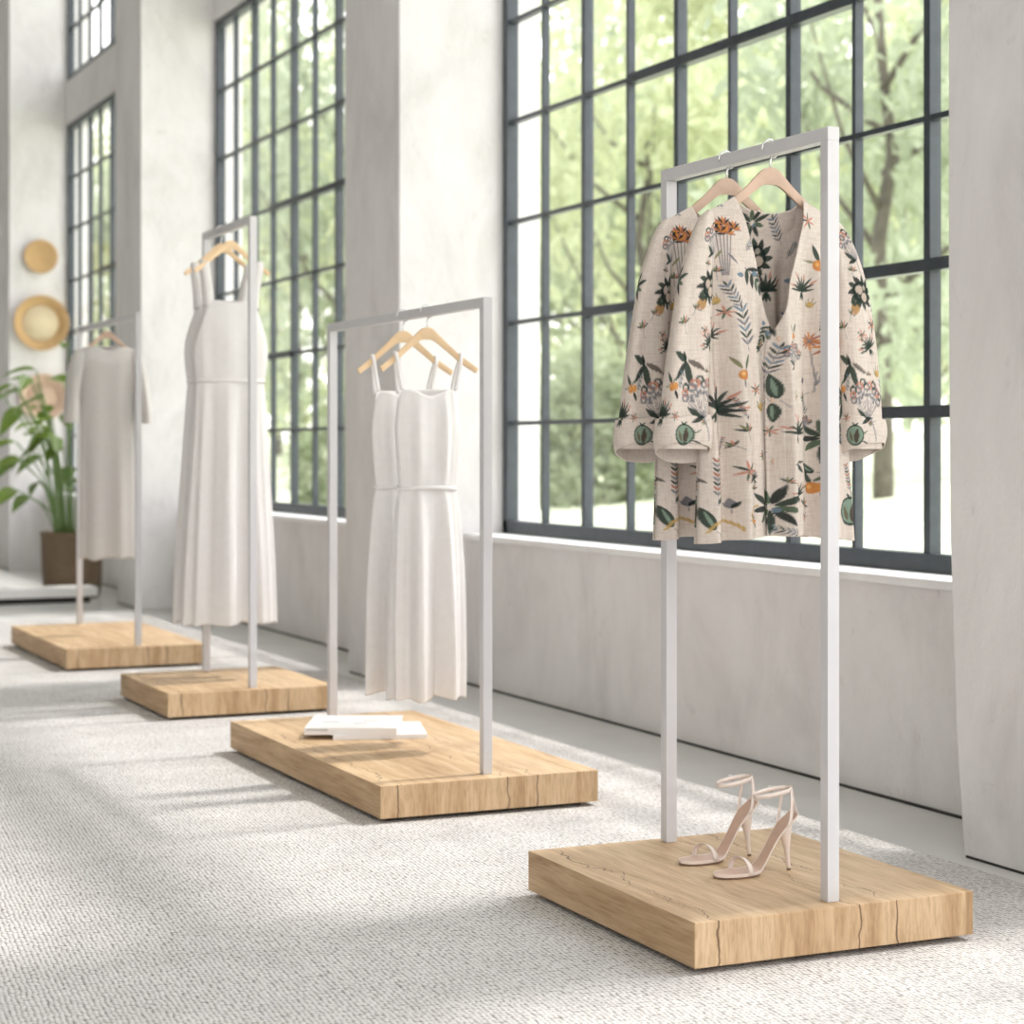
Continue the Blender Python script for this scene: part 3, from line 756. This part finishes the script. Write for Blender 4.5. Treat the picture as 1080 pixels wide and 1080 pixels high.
def paint(A, B, prims):
    sh = A.shape; a = A.ravel(); b_ = B.ravel(); col = np.tile(np.array(BASE, np.float32), (a.size, 1))
    for p in prims:
        k = p[0]
        if k == 'L':
            _, x, z, an, l, w_, c = p; R_ = l
        elif k in 'CR': x, z = p[1:3]; R_ = p[3]*1.3 + .002
        else: x, z = (p[1]+p[3])/2, (p[2]+p[4])/2; R_ = math.hypot(p[1]-p[3], p[2]-p[4])/2 + p[5]
        idx = np.nonzero((np.abs(a - x) < R_ + .002) & (np.abs(b_ - z) < R_ + .002))[0]
        if not len(idx): continue
        dx, dz = a[idx] - x, b_[idx] - z
        if k == 'L':
            u = dx*math.cos(an) + dz*math.sin(an); v = -dx*math.sin(an) + dz*math.cos(an); t = np.clip(u/l, 0, 1)
            hw = w_*.5*np.sin(np.pi*t**.8)**.8 if True else 0
            m = (u > 0) & (u < l); d = (hw - np.abs(v))/.0011 + .5; al = np.clip(d, 0, 1)*m
            c = p[6]
        elif k == 'C': al = np.clip((p[3] - np.hypot(dx, dz))/.0012 + .5, 0, 1); c = p[4]
        elif k == 'R': al = np.clip((max(p[5], .0010) - np.abs(np.hypot(dx, dz) - p[3]))/.0011 + .5, 0, 1); c = p[4]
        else:
            x0, z0, x1, z1 = p[1:5]; ux, uz = x1-x0, z1-z0; q = ux*ux + uz*uz + 1e-9
            t = np.clip(((a[idx]-x0)*ux + (b_[idx]-z0)*uz)/q, 0, 1); d = np.hypot(a[idx]-x0-t*ux, b_[idx]-z0-t*uz)
            al = np.clip((max(p[5]*.5, .0007) - d)/.0010 + .5, 0, 1)*.85; c = p[6]
        al = (al*.95)[:, None]
        col[idx] = col[idx]*(1-al) + np.array(c, np.float32)*al
    return col.reshape(*sh, 3)

def px(px_, py_): return (px_ - 812)*.00232, 1 + (473.5 - py_)*.001967
FRONT = [('branch',775,286,.021,-2.35),('branch',800,345,.014,2.6),('sprig',797,243,.017,.6),('fruit',850,281,.021,0),('tuft',833,308,.018,.0),
 ('daisy',848,374,.020,0),('branch',856,322,.013,2.9),('orange',819,356,.012,0),('umbel',817,380,.016,0),('orange',770,397,.019,0),('sprig',774,352,.024,.2),
 ('sprig',800,385,.018,-.3),('darkleaf',803,408,.016,0),('tuft',752,434,.026,-.5),('tuft',744,357,.017,-.3),('bouquet',758,254,.020,0),('small',772,455,.018,.3),
 ('star',773,496,.020,0),('dot',819,421,.014,0),('dot',790,430,.015,0),('tuft',822,458,.020,.0),('bigleaf',822,489,.012,.6),('fan',852,462,.026,.2),('fruit',846,514,.022,.3),
 ('darkleaf',840,492,.012,.9),('fan',800,534,.028,.3),('tuft',823,522,.015,.2),('small',834,533,.020,-.3),('corn',748,505,.019,0),('tulip',764,531,.014,.1),('darkleaf',743,545,.015,.2),
 ('wheat',756,556,.020,0),('small',792,480,.013,2.),('star',842,233,.018,.4),('branch',757,222,.008,.3),('small',765,470,.012,1),('sprig',838,430,.012,.5),('dot',752,320,.013,1),
 ('darkleaf',800,436,.012,3.0),('tuft',868,300,.018,-.4),('fruit',880,360,.018,.5),('fan',884,420,.024,0),('branch',882,470,.013,.3),('bigpome',890,540,.020,0),('corn',888,505,.014,.2),('daisy',878,250,.015,0),
 ('wheat',780,540,.012,1),('small',780,515,.012,.2),('star',860,552,.016,0),('sprig',724,300,.02,0),('fan',722,360,.022,0),('orange',727,420,.018,0),('bigleaf',725,500,.02,0),('tuft',728,470,.016,0),('sprig',812,560,.012,1.3),('sprig',765,318,.016,.5),('star',758,332,.014,0),('small',790,368,.014,.3),('star',784,412,.013,0),('corn',768,432,.009,.4),('small',836,418,.014,2),('branch',864,408,.008,.2),('umbel',838,448,.009,0),('tuft',780,505,.010,.5),('small',808,508,.012,-.4),('star',836,545,.012,0),('sprig',780,262,.009,-.5),('tulip',834,402,.010,.3),('dot',842,322,.010,0),('corn',758,470,.008,-.3),('star',800,455,.012,.3),('small',752,290,.014,.1),('small',860,500,.012,.2),('fruit',778,548,.008,.2),('sprig',866,540,.012,-.2)]
SLV = [('umbel',726,262,.020,0),('pome',727,307,.022,0),('star',738,341,.017,0),('tuft',731,366,.016,.5),('bigleaf',706,384,.022,0),('dot',739,393,.013,0),('umbel',722,428,.026,0),('bigpome',705,459,.0145,0),
 ('small',700,345,.018,.4),('fruit',690,410,.016,.3),('sprig',752,420,.02,.3),('fan',682,300,.02,.1),('pome',765,370,.02,1),('bigpome',765,462,.0145,.5),('bouquet',752,290,.014,0),('tuft',675,440,.02,0),('bigleaf',762,330,.02,2),
 ('small',690,486,.014,0),('small',742,484,.013,0),('corn',725,487,.01,1.2),('small',720,284,.012,0),('sprig',744,330,.010,.4),('small',712,330,.012,-.4),('star',722,352,.012,0),('corn',736,408,.007,.5),('sprig',700,405,.010,-.2),('small',726,395,.010,0),('star',695,440,.012,0),('small',722,446,.009,2)]
def prims_of(lst, f):
    out = []
    for i, (k, a, c, s, r) in enumerate(lst):
        x, z = f(a, c); out += motif(k, x, z, s, r, i)
    return out

def coat(y, label):
    zh = .818
    root = empty('patterned_coat', (RX, y, zh), label=label, cat='coat', group='botanical print coats')
    PF = prims_of(FRONT, px)
    # --- fronts and back, columns run hem to shoulder
    xs, xn, zn, zsh = .145, .074, 1.518, 1.488
    def side_x(v): return np.interp(v, [0, .2, .45, .72, .85, 1], [.198, .190, .176, .162, .155, xs])
    def depth(v): return np.interp(v, [0, .3, .6, .8, .93, .98, 1], [.060, .056, .052, .048, .036, .020, .009])
    def fold(x, z, v, sg):
        a = .0150*(1 - ss(.30, .95, v)) + .0065*(1 - ss(.7, 1, v))
        p = 2*np.pi*x/.098 + sg + .5*np.sin(5*z)
        return a*(np.cos(p) + .45*np.cos(1.9*p + 1.3) + .3*np.cos(.53*p + .4))
    def panel(name, sg, nr, ncl, back=False):
        v = np.linspace(0, 1, nr)[:, None]; s = np.linspace(0, 1, ncl)[None, :]
        # ease of spacing
        zt = zsh + (zn - zsh)*(1 - s)
        if back: 
            s = np.linspace(-1, 1, ncl)[None, :]; xt = s*xs
            zt = np.where(np.abs(xt) < xn, zn - .028*np.sqrt(np.clip(1 - (xt/xn)**2, 0, 1)), zn + (zsh - zn)*(np.abs(xt) - xn)/(xs - xn))
            X = side_x(v)*s; 
        else:
            vv = (1.205 - zh)/(1.505 - zh)
            edge = np.where(v < vv, (-.010 if sg > 0 else .010), 0) + (xn + 0)*np.clip((v - vv)/(1 - vv), 0, 1)**1.05
            e0, e1 = (-.038, .074) if sg > 0 else (.020, .090)
            edge = np.where(v < vv, e0, e0 + (e1 - e0)*np.clip((v - vv)/(1 - vv), 0, 1)**.95)
            X = edge + (side_x(v) - edge)*s
        hem = zh + .010*np.cos(X/.2*2.2) - .006
        Z = hem + (zt - hem)*v
        D = depth(v); r_ = np.clip(np.abs(X)/side_x(v), 0, 1)
        Y = D*np.sqrt(np.clip(1 - r_**2.1, 0, 1))
        if back: Y = Y + fold(X, Z, v, 2.0)*np.clip((1 - r_)*6, 0, 1)
        else: Y = -Y - fold(sg*X, Z, v, 0.0)*np.clip((1 - r_)*6, 0, 1) - (.004 if sg > 0 else 0.0)*(1 - ss(.9, 1, v))
        Xw = X*(1 if back else sg)
        Xw = Xw + (Xw < 0)*np.clip(-Xw/.19, 0, 1)*.020*(1 - ss(0, .8, v))
        if back: prs = [q for q in prims_of([(k, a, c, s_*1.0, r) for k, a, c, s_, r in FRONT], lambda a, c: (-px(a, c)[0], px(a, c)[1]))]
        else: prs = PF
        if back:
            prs = prs + motif('pome', -.012, 1.40, .024, .3, 3) + motif('tuft', .015, 1.33, .022, 0, 4) + motif('fan', -.03, 1.47, .02, .3, 9)
        col = paint(Xw, Z, prs)
        grid_obj(name, Xw, Y, Z - zh, M['print'], root, False, col, solid=.0014)
        return Xw, Y, Z, col
    panel('back_panel', 1, 300, 150, True)
    fr = panel('front_panel', 1, 345, 110)
    panel('front_panel', -1, 345, 105)
    # placket band along the overlapping front edge
    X, Y, Z, col = fr; k = 13
    Xp, Yp, Zp = X[:, :k].copy(), Y[:, :k] - .0022, Z[:, :k].copy()
    grid_obj('placket', Xp[:-2], Yp[:-2], Zp[:-2] - zh, M['print'], root, False, paint(Xp[:-2], Zp[:-2], PF), solid=.001)
    for zz in (1.225, 1.10, .975):
        iz = int(np.argmin(np.abs(Z[:, 6] - zz))); b = MB()
        b.lathe([(.0005, 0), (.0055, .0), (.006, -.0012), (.0045, -.0022), (.0005, -.0018)], 14, (X[iz, 6], Y[iz, 6] - .0035, zz - zh), 'y')
        b.build('button', M['hanger_dark'], root, True)
    # --- sleeves and rolled cuffs
    for sg in (-1, 1):
        rows = [(1.000, .213, .050, .036, -.012), (1.07, .211, .049, .035, -.012), (1.20, .202, .044, .032, -.012), (1.336, .189, .034, .028, -.012), (1.42, .171, .025, .024, -.010), (1.466, .157, .015, .016, -.004), (1.488, .146, .004, .006, 0)]
        X, Y, Z, th = sleeve_grid(sg, rows, 150, .0035, 240)
        arc = (th - 1.5*np.pi)*.046*1.15*(1 if sg > 0 else 1)      # fabric coordinate around the sleeve, 0 at its front
        A = arc + 0*Z
        f = (lambda a, c: ((a - 714)*.00232, px(a, c)[1])) if sg < 0 else (lambda a, c: ((a - 722)*.00232, px(a, c)[1]))
        if sg > 0: A = ((th - 1.5*np.pi + np.pi) % (2*np.pi) - np.pi)*np.clip(np.interp(Z, [1.0, 1.2, 1.336, 1.468], [.062, .052, .042, .024]), .02, .07)
        else: A = -((th - 1.5*np.pi + np.pi) % (2*np.pi) - np.pi)*np.clip(np.interp(Z, [1.0, 1.2, 1.336, 1.468], [.062, .052, .042, .024]), .02, .07)
        prs = prims_of(SLV, f)
        slv = grid_obj('sleeve', X, Y, Z - zh, M['print'], root, True, paint(A, Z, prs), solid=.0014)
        t = np.linspace(0, 1, 56)[:, None]
        zc = .992 + .074*t - .020*(1-t)*np.sin(th) - .008*np.cos(th)*(1-t)*-1 - .006*t*np.cos(th)
        bul = .0045 + .004*np.sin(np.pi*t)
        f3 = .0035*(np.cos(3*th + 6*zc) + .6*np.cos(5*th - 9*zc + 1)); e = .82
        cs = np.sign(np.cos(th))*np.abs(np.cos(th))**e; sn = np.sign(np.sin(th))*np.abs(np.sin(th))**e
        Xc = sg*(.2125 + (.0500 + bul + f3*.5)*cs); Yc = -.012 + (.037 + bul + f3)*sn
        grid_obj('rolled_cuff', Xc, Yc, zc - zh, M['print'], root, True, paint(A[:1] + 0*zc, zc, prs), solid=.003)
    return root
c1 = coat(3.500, 'cream linen coat with botanical print, V neck and rolled cuffs, nearest on the rack')
c2 = copy_tree(c1); c2.location = Vector((RX, 3.675, .818))*S
c2['label'] = 'cream linen botanical print coat mostly hidden behind the nearest coat'

# ---------------------------------------------------------------- sandals
def sandal():
    root = empty('high_heel_sandal', (0, 0, 0))
    # profile of the footbed: x from heel back (0) to toe (.202), z height of the upper face
    cl = smooth_curve([(0, .122, .017), (.012, .112, .021), (.030, .099, .021), (.050, .076, .017), (.070, .046, .0155), (.088, .022, .019), (.105, .0115, .0265), (.135, .0095, .032), (.165, .0095, .030), (.188, .0095, .021), (.200, .010, .004)], 5)
    b = MB(); rs = []; ri = []
    for i, (x, z, hw) in enumerate(cl):
        th = .0055
        rs.append([(x, -hw, z), (x, -hw*.55, z+.0006), (x, 0, z+.0002), (x, hw*.55, z+.0006), (x, hw, z), (x, hw*.96, z-th), (x, 0, z-th), (x, -hw*.96, z-th)])
        ri.append([(x, -hw*.86, z+.0004), (x, 0, z+.0012), (x, hw*.86, z+.0004), (x, hw*.86, z-.001), (x, -hw*.86, z-.001)])
    b.rings(rs); b.build('sole', M['leather'], root, 'auto')
    b = MB(); b.rings(ri[1:-1]); b.build('insole', M['insole'], root, 'auto')
    b = MB(); rs = []
    for x, z, hw in cl[30:]: rs.append([(x, -hw*.97, z-.0056), (x, hw*.97, z-.0056), (x, hw*.95, z-.0085), (x, -hw*.95, z-.0085)])
    b.rings(rs); b.build('outsole', M['outsole'], root)
    # stiletto heel
    b = MB(); rs = []
    for t in np.linspace(0, 1, 14):
        z = .094*(1-t) + .004*t; cxx = .016 + .003*math.sin(math.pi*t) - .002*t; rx = .0135*(1-t)**2.2 + .0040; ry = .0150*(1-t)**2.2 + .0040
        rs.append([(cxx + rx*math.cos(a) + .010*(1-t)**3, ry*math.sin(a), z + (.018*(1-t)**3*-math.cos(a)*.8)) for a in np.linspace(0, 2*math.pi, 14, endpoint=False)])
    b.rings(rs); hl = b.build('heel', M['leather'], root, True)
    b = MB(); b.lathe([(.0043, 0), (.0043, .0045)], 12, (.014, 0, 0)); b.build('heel_tip', M['outsole'], root)
    # toe strap
    b = MB(); pts = []; wd = []
    for t in np.linspace(0, 1, 15):
        a = math.pi*t; pts.append((.135 - .016*math.sin(a)*0 - .012*(t-.5), -.0315*math.cos(a), .006 + .033*math.sin(a)**.8)); wd.append((1, 0, .35*math.sin(a)))
    b.ribbon(pts, wd, .0115, .0016); b.build('toe_strap', M['leather'], root, True)
    # heel counter loops and ankle strap
    ringp = []
    for t in np.linspace(0, 1, 33):
        a = 2*math.pi*t; ringp.append((.055 + .046*math.cos(a), .024*math.sin(a), .168 - .006*math.cos(a)))
    b = MB(); b.ribbon(ringp, (0, 0, 1), .0095, .0016); b.build('ankle_strap', M['leather'], root, True)
    b = MB(); 
    for sg in (-1, 1):
        b.ribbon(smooth_curve([(.030, sg*.021, .096), (.024, sg*.0225, .115), (.020, sg*.0205, .145), (.018, sg*.0165, .173)], 5), (1, 0, 0), .0075, .0014)
    b.build('side_strap', M['leather'], root, True)
    b = MB(); b.ribbon(smooth_curve([(.002, -.015, .116), (-.001, 0, .126), (.002, .015, .116)], 5), (0, 0, 1), .014, .0014)
    b.ribbon(smooth_curve([(-.001, 0, .118), (.001, 0, .140), (.008, 0, .172)], 5), (0, 1, 0), .0075, .0014)
    b.build('heel_strap', M['leather'], root, True)
    b = MB(); q = .0062; zc = .170; yb = -.0250
    for (x0, z0, x1, z1) in ((-q, -q, q, -q), (q, -q, q, q), (q, q, -q, q), (-q, q, -q, -q), (0, -q, 0, q)):
        b.tube([(.045 + x0, yb, zc + z0), (.045 + x1, yb, zc + z1)], .0009, 6)
    b.build('buckle', M['chrome'], root, True)
    return root
s1 = sandal(); tag(s1, 'ivory high-heeled strappy sandal, the nearer of the pair on the oak platform', 'shoe', 'pair of ivory sandals')
s1.location = Vector((2.290, 3.555, PT + .0003))*S; s1.rotation_euler = (0, 0, math.pi + .04)
s2 = copy_tree(s1); s2['label'] = 'ivory high-heeled strappy sandal, the farther one behind its mate'
s2.location = Vector((2.290, 3.715, PT + .0003))*S; s2.rotation_euler = (0, 0, math.pi + .12)

# ---------------------------------------------------------------- books
def book(cx, cy, z, w_, l_, h_, rz, label):
    root = empty('paperback_book', (cx, cy, z), rz, label=label, cat='book', group='white books on the long platform')
    b = MB(); b.box(-w_/2+.002, w_/2-.003, -l_/2+.003, l_/2-.003, .0018, h_-.0018); b.build('pages', M['paper'], root)
    b = MB(); b.box(-w_/2, w_/2, -l_/2, l_/2, 0, .0018); b.box(-w_/2, w_/2, -l_/2, l_/2, h_-.0018, h_); b.box(-w_/2, w_/2, -l_/2, -l_/2+.0018, .0018, h_-.0018)
    b.build('cover', M['cover'], root)
    return root
book(2.205, 5.815, PT, .290, .285, .014, -.30, 'white book at the bottom of the pair on the long oak platform')
tb = book(2.140, 5.845, PT + .014, .285, .290, .021, -.44, 'white book lying on top of the other book')
for i, (x0, x1, y0, y1) in enumerate([(-.10, -.05, -.02, .0), (.0, .04, -.05, -.03), (.02, .09, .03, .045), (.03, .08, .0, .012)]):
    b = MB(); b.box(x0, x1, y0, y1, .021, .0213); b.build('cover_print', M['grey_print'], tb)
b = MB(); b.box(-.135, -.07, -.1462, -.145, .012, .018); b.build('spine_print', M['grey_print'], tb)

# ---------------------------------------------------------------- plant, plinth, wall baskets
def plant():
    root = empty('potted_plant', (2.855, 13.31, 0), label='leafy green houseplant in a brown woven basket against the far pillar', cat='plant')
    b = MB(); b.lathe([(.165, 0), (.185, .03), (.198, .15), (.205, .30), (.208, .42), (.214, .43), (.214, .445), (.195, .445), (.19, .38)], 40, cap=False)
    b.add([(.165*math.cos(2*math.pi*i/24), .165*math.sin(2*math.pi*i/24), .002) for i in range(24)], [tuple(range(24))])
    b.build('basket', M['pot'], root, True)
    b = MB(); b.lathe([(.193, .39), (.10, .40), (.001, .405)], 24, cap=False); b.build('soil', M['soil'], root)
    r = random.Random(12); st = MB()
    for i in range(50):
        a = r.uniform(0, 2*math.pi); sp = r.uniform(.08, .38); h = r.uniform(.25, 1.05)
        if i < 9: h = r.uniform(.95, 1.35)
        bx, by = .10*math.cos(a), .10*math.sin(a)
        tip = (bx + sp*math.cos(a), by + sp*math.sin(a), .42 + h)
        mid = (bx + sp*.35*math.cos(a), by + sp*.35*math.sin(a), .42 + h*.62)
        pts = smooth_curve([(bx, by, .40), mid, tip], 6); st.tube(pts, .0055, 6)
        L = r.uniform(.16, .27); W = L*r.uniform(.42, .58); el = r.uniform(-.5, .55); az = a + r.uniform(-.6, .6)
        d = Vector((math.cos(az)*math.cos(el), math.sin(az)*math.cos(el), math.sin(el))); sd_ = d.cross(Vector((0, 0, 1))).normalized(); up = sd_.cross(d)
        roll = r.uniform(-.7, .7); sd2 = sd_*math.cos(roll) + up*math.sin(roll); up2 = sd2.cross(d)
        lf = MB(); vs = []; n = 9
        for k in range(n):
            t = k/(n-1); wv = W*.5*math.sin(math.pi*t**.75)**.9 + .0005; c = Vector(tip) + d*L*t - Vector((0, 0, 1))*L*.35*t*t
            for q in (-1, -.5, 0, .5, 1): vs.append(c + sd2*wv*q + up2*abs(q)*wv*.35)
        lf.add(vs, [(k*5+j, k*5+j+1, (k+1)*5+j+1, (k+1)*5+j) for k in range(n-1) for j in range(4)])
        lf.build('leaf', M['house_leaf'], root, True)
    st.build('stems', M['stem'], root, True)
plant()
root = empty('display_plinth', (2.05, 12.96, 0), label='low white slab plinth on the floor left of the potted plant', cat='plinth')
b = MB(); b.box(-1.6, .87, -.13, .12, .040, .100); b.build('slab', M['plinth'], root, bevel=.004)
b = MB(); b.box(-1.56, .83, -.09, .08, 0, .040); b.build('recessed_base', M['dark_base'], root)

PY3 = Y0 + 3*T - PW
def wall_basket(x, z, R_, label, big, m1, m2):
    root = empty('woven_wall_basket', (x, PY3 - .001, z), label=label, cat='basket', group='woven baskets on the far pillar')
    b = MB()
    if big: prof = [(.001, -.012), (R_*.66, -.014), (R_*.72, -.030), (R_*.96, -.075), (R_, -.078), (R_, -.066), (R_*.75, -.012), (R_*.66, 0), (.001, 0)]
    else: prof = [(.001, -.020), (R_*.5, -.024), (R_*.93, -.048), (R_, -.050), (R_, -.040), (R_*.6, 0), (.001, 0)]
    b.lathe(prof, 48, axis='y', cap=False); b.build('woven_rim', m1, root, True)
    if big:
        b = MB(); b.lathe([(.001, -.019), (R_*.65, -.020), (R_*.66, -.0145), (.001, -.0135)], 40, axis='y', cap=False); b.build('woven_centre', m2, root, True)
def pos(px_, py_):
    t = (px_ - 540)/2083.9; s_, c_ = .41719, .90882; d = PY3/(c_ - s_*t); return d*(s_ + c_*t), 1 + (473.5 - py_)*d/2083.9
for (a, c, R_, l, big) in [(42, 271, .140, 'small round golden woven basket, topmost of the three on the pillar', False), (42, 341, .228, 'largest round woven basket with pale centre, middle of the three', True), (44, 419, .195, 'pinkish woven basket, lowest of the three, behind plant leaves', True)]:
    x, z = pos(a, c); wall_basket(x, z, R_, l, big, M['straw_pink'] if c == 419 else M['straw'], M['straw_pink'] if c == 419 else M['straw_pale'])
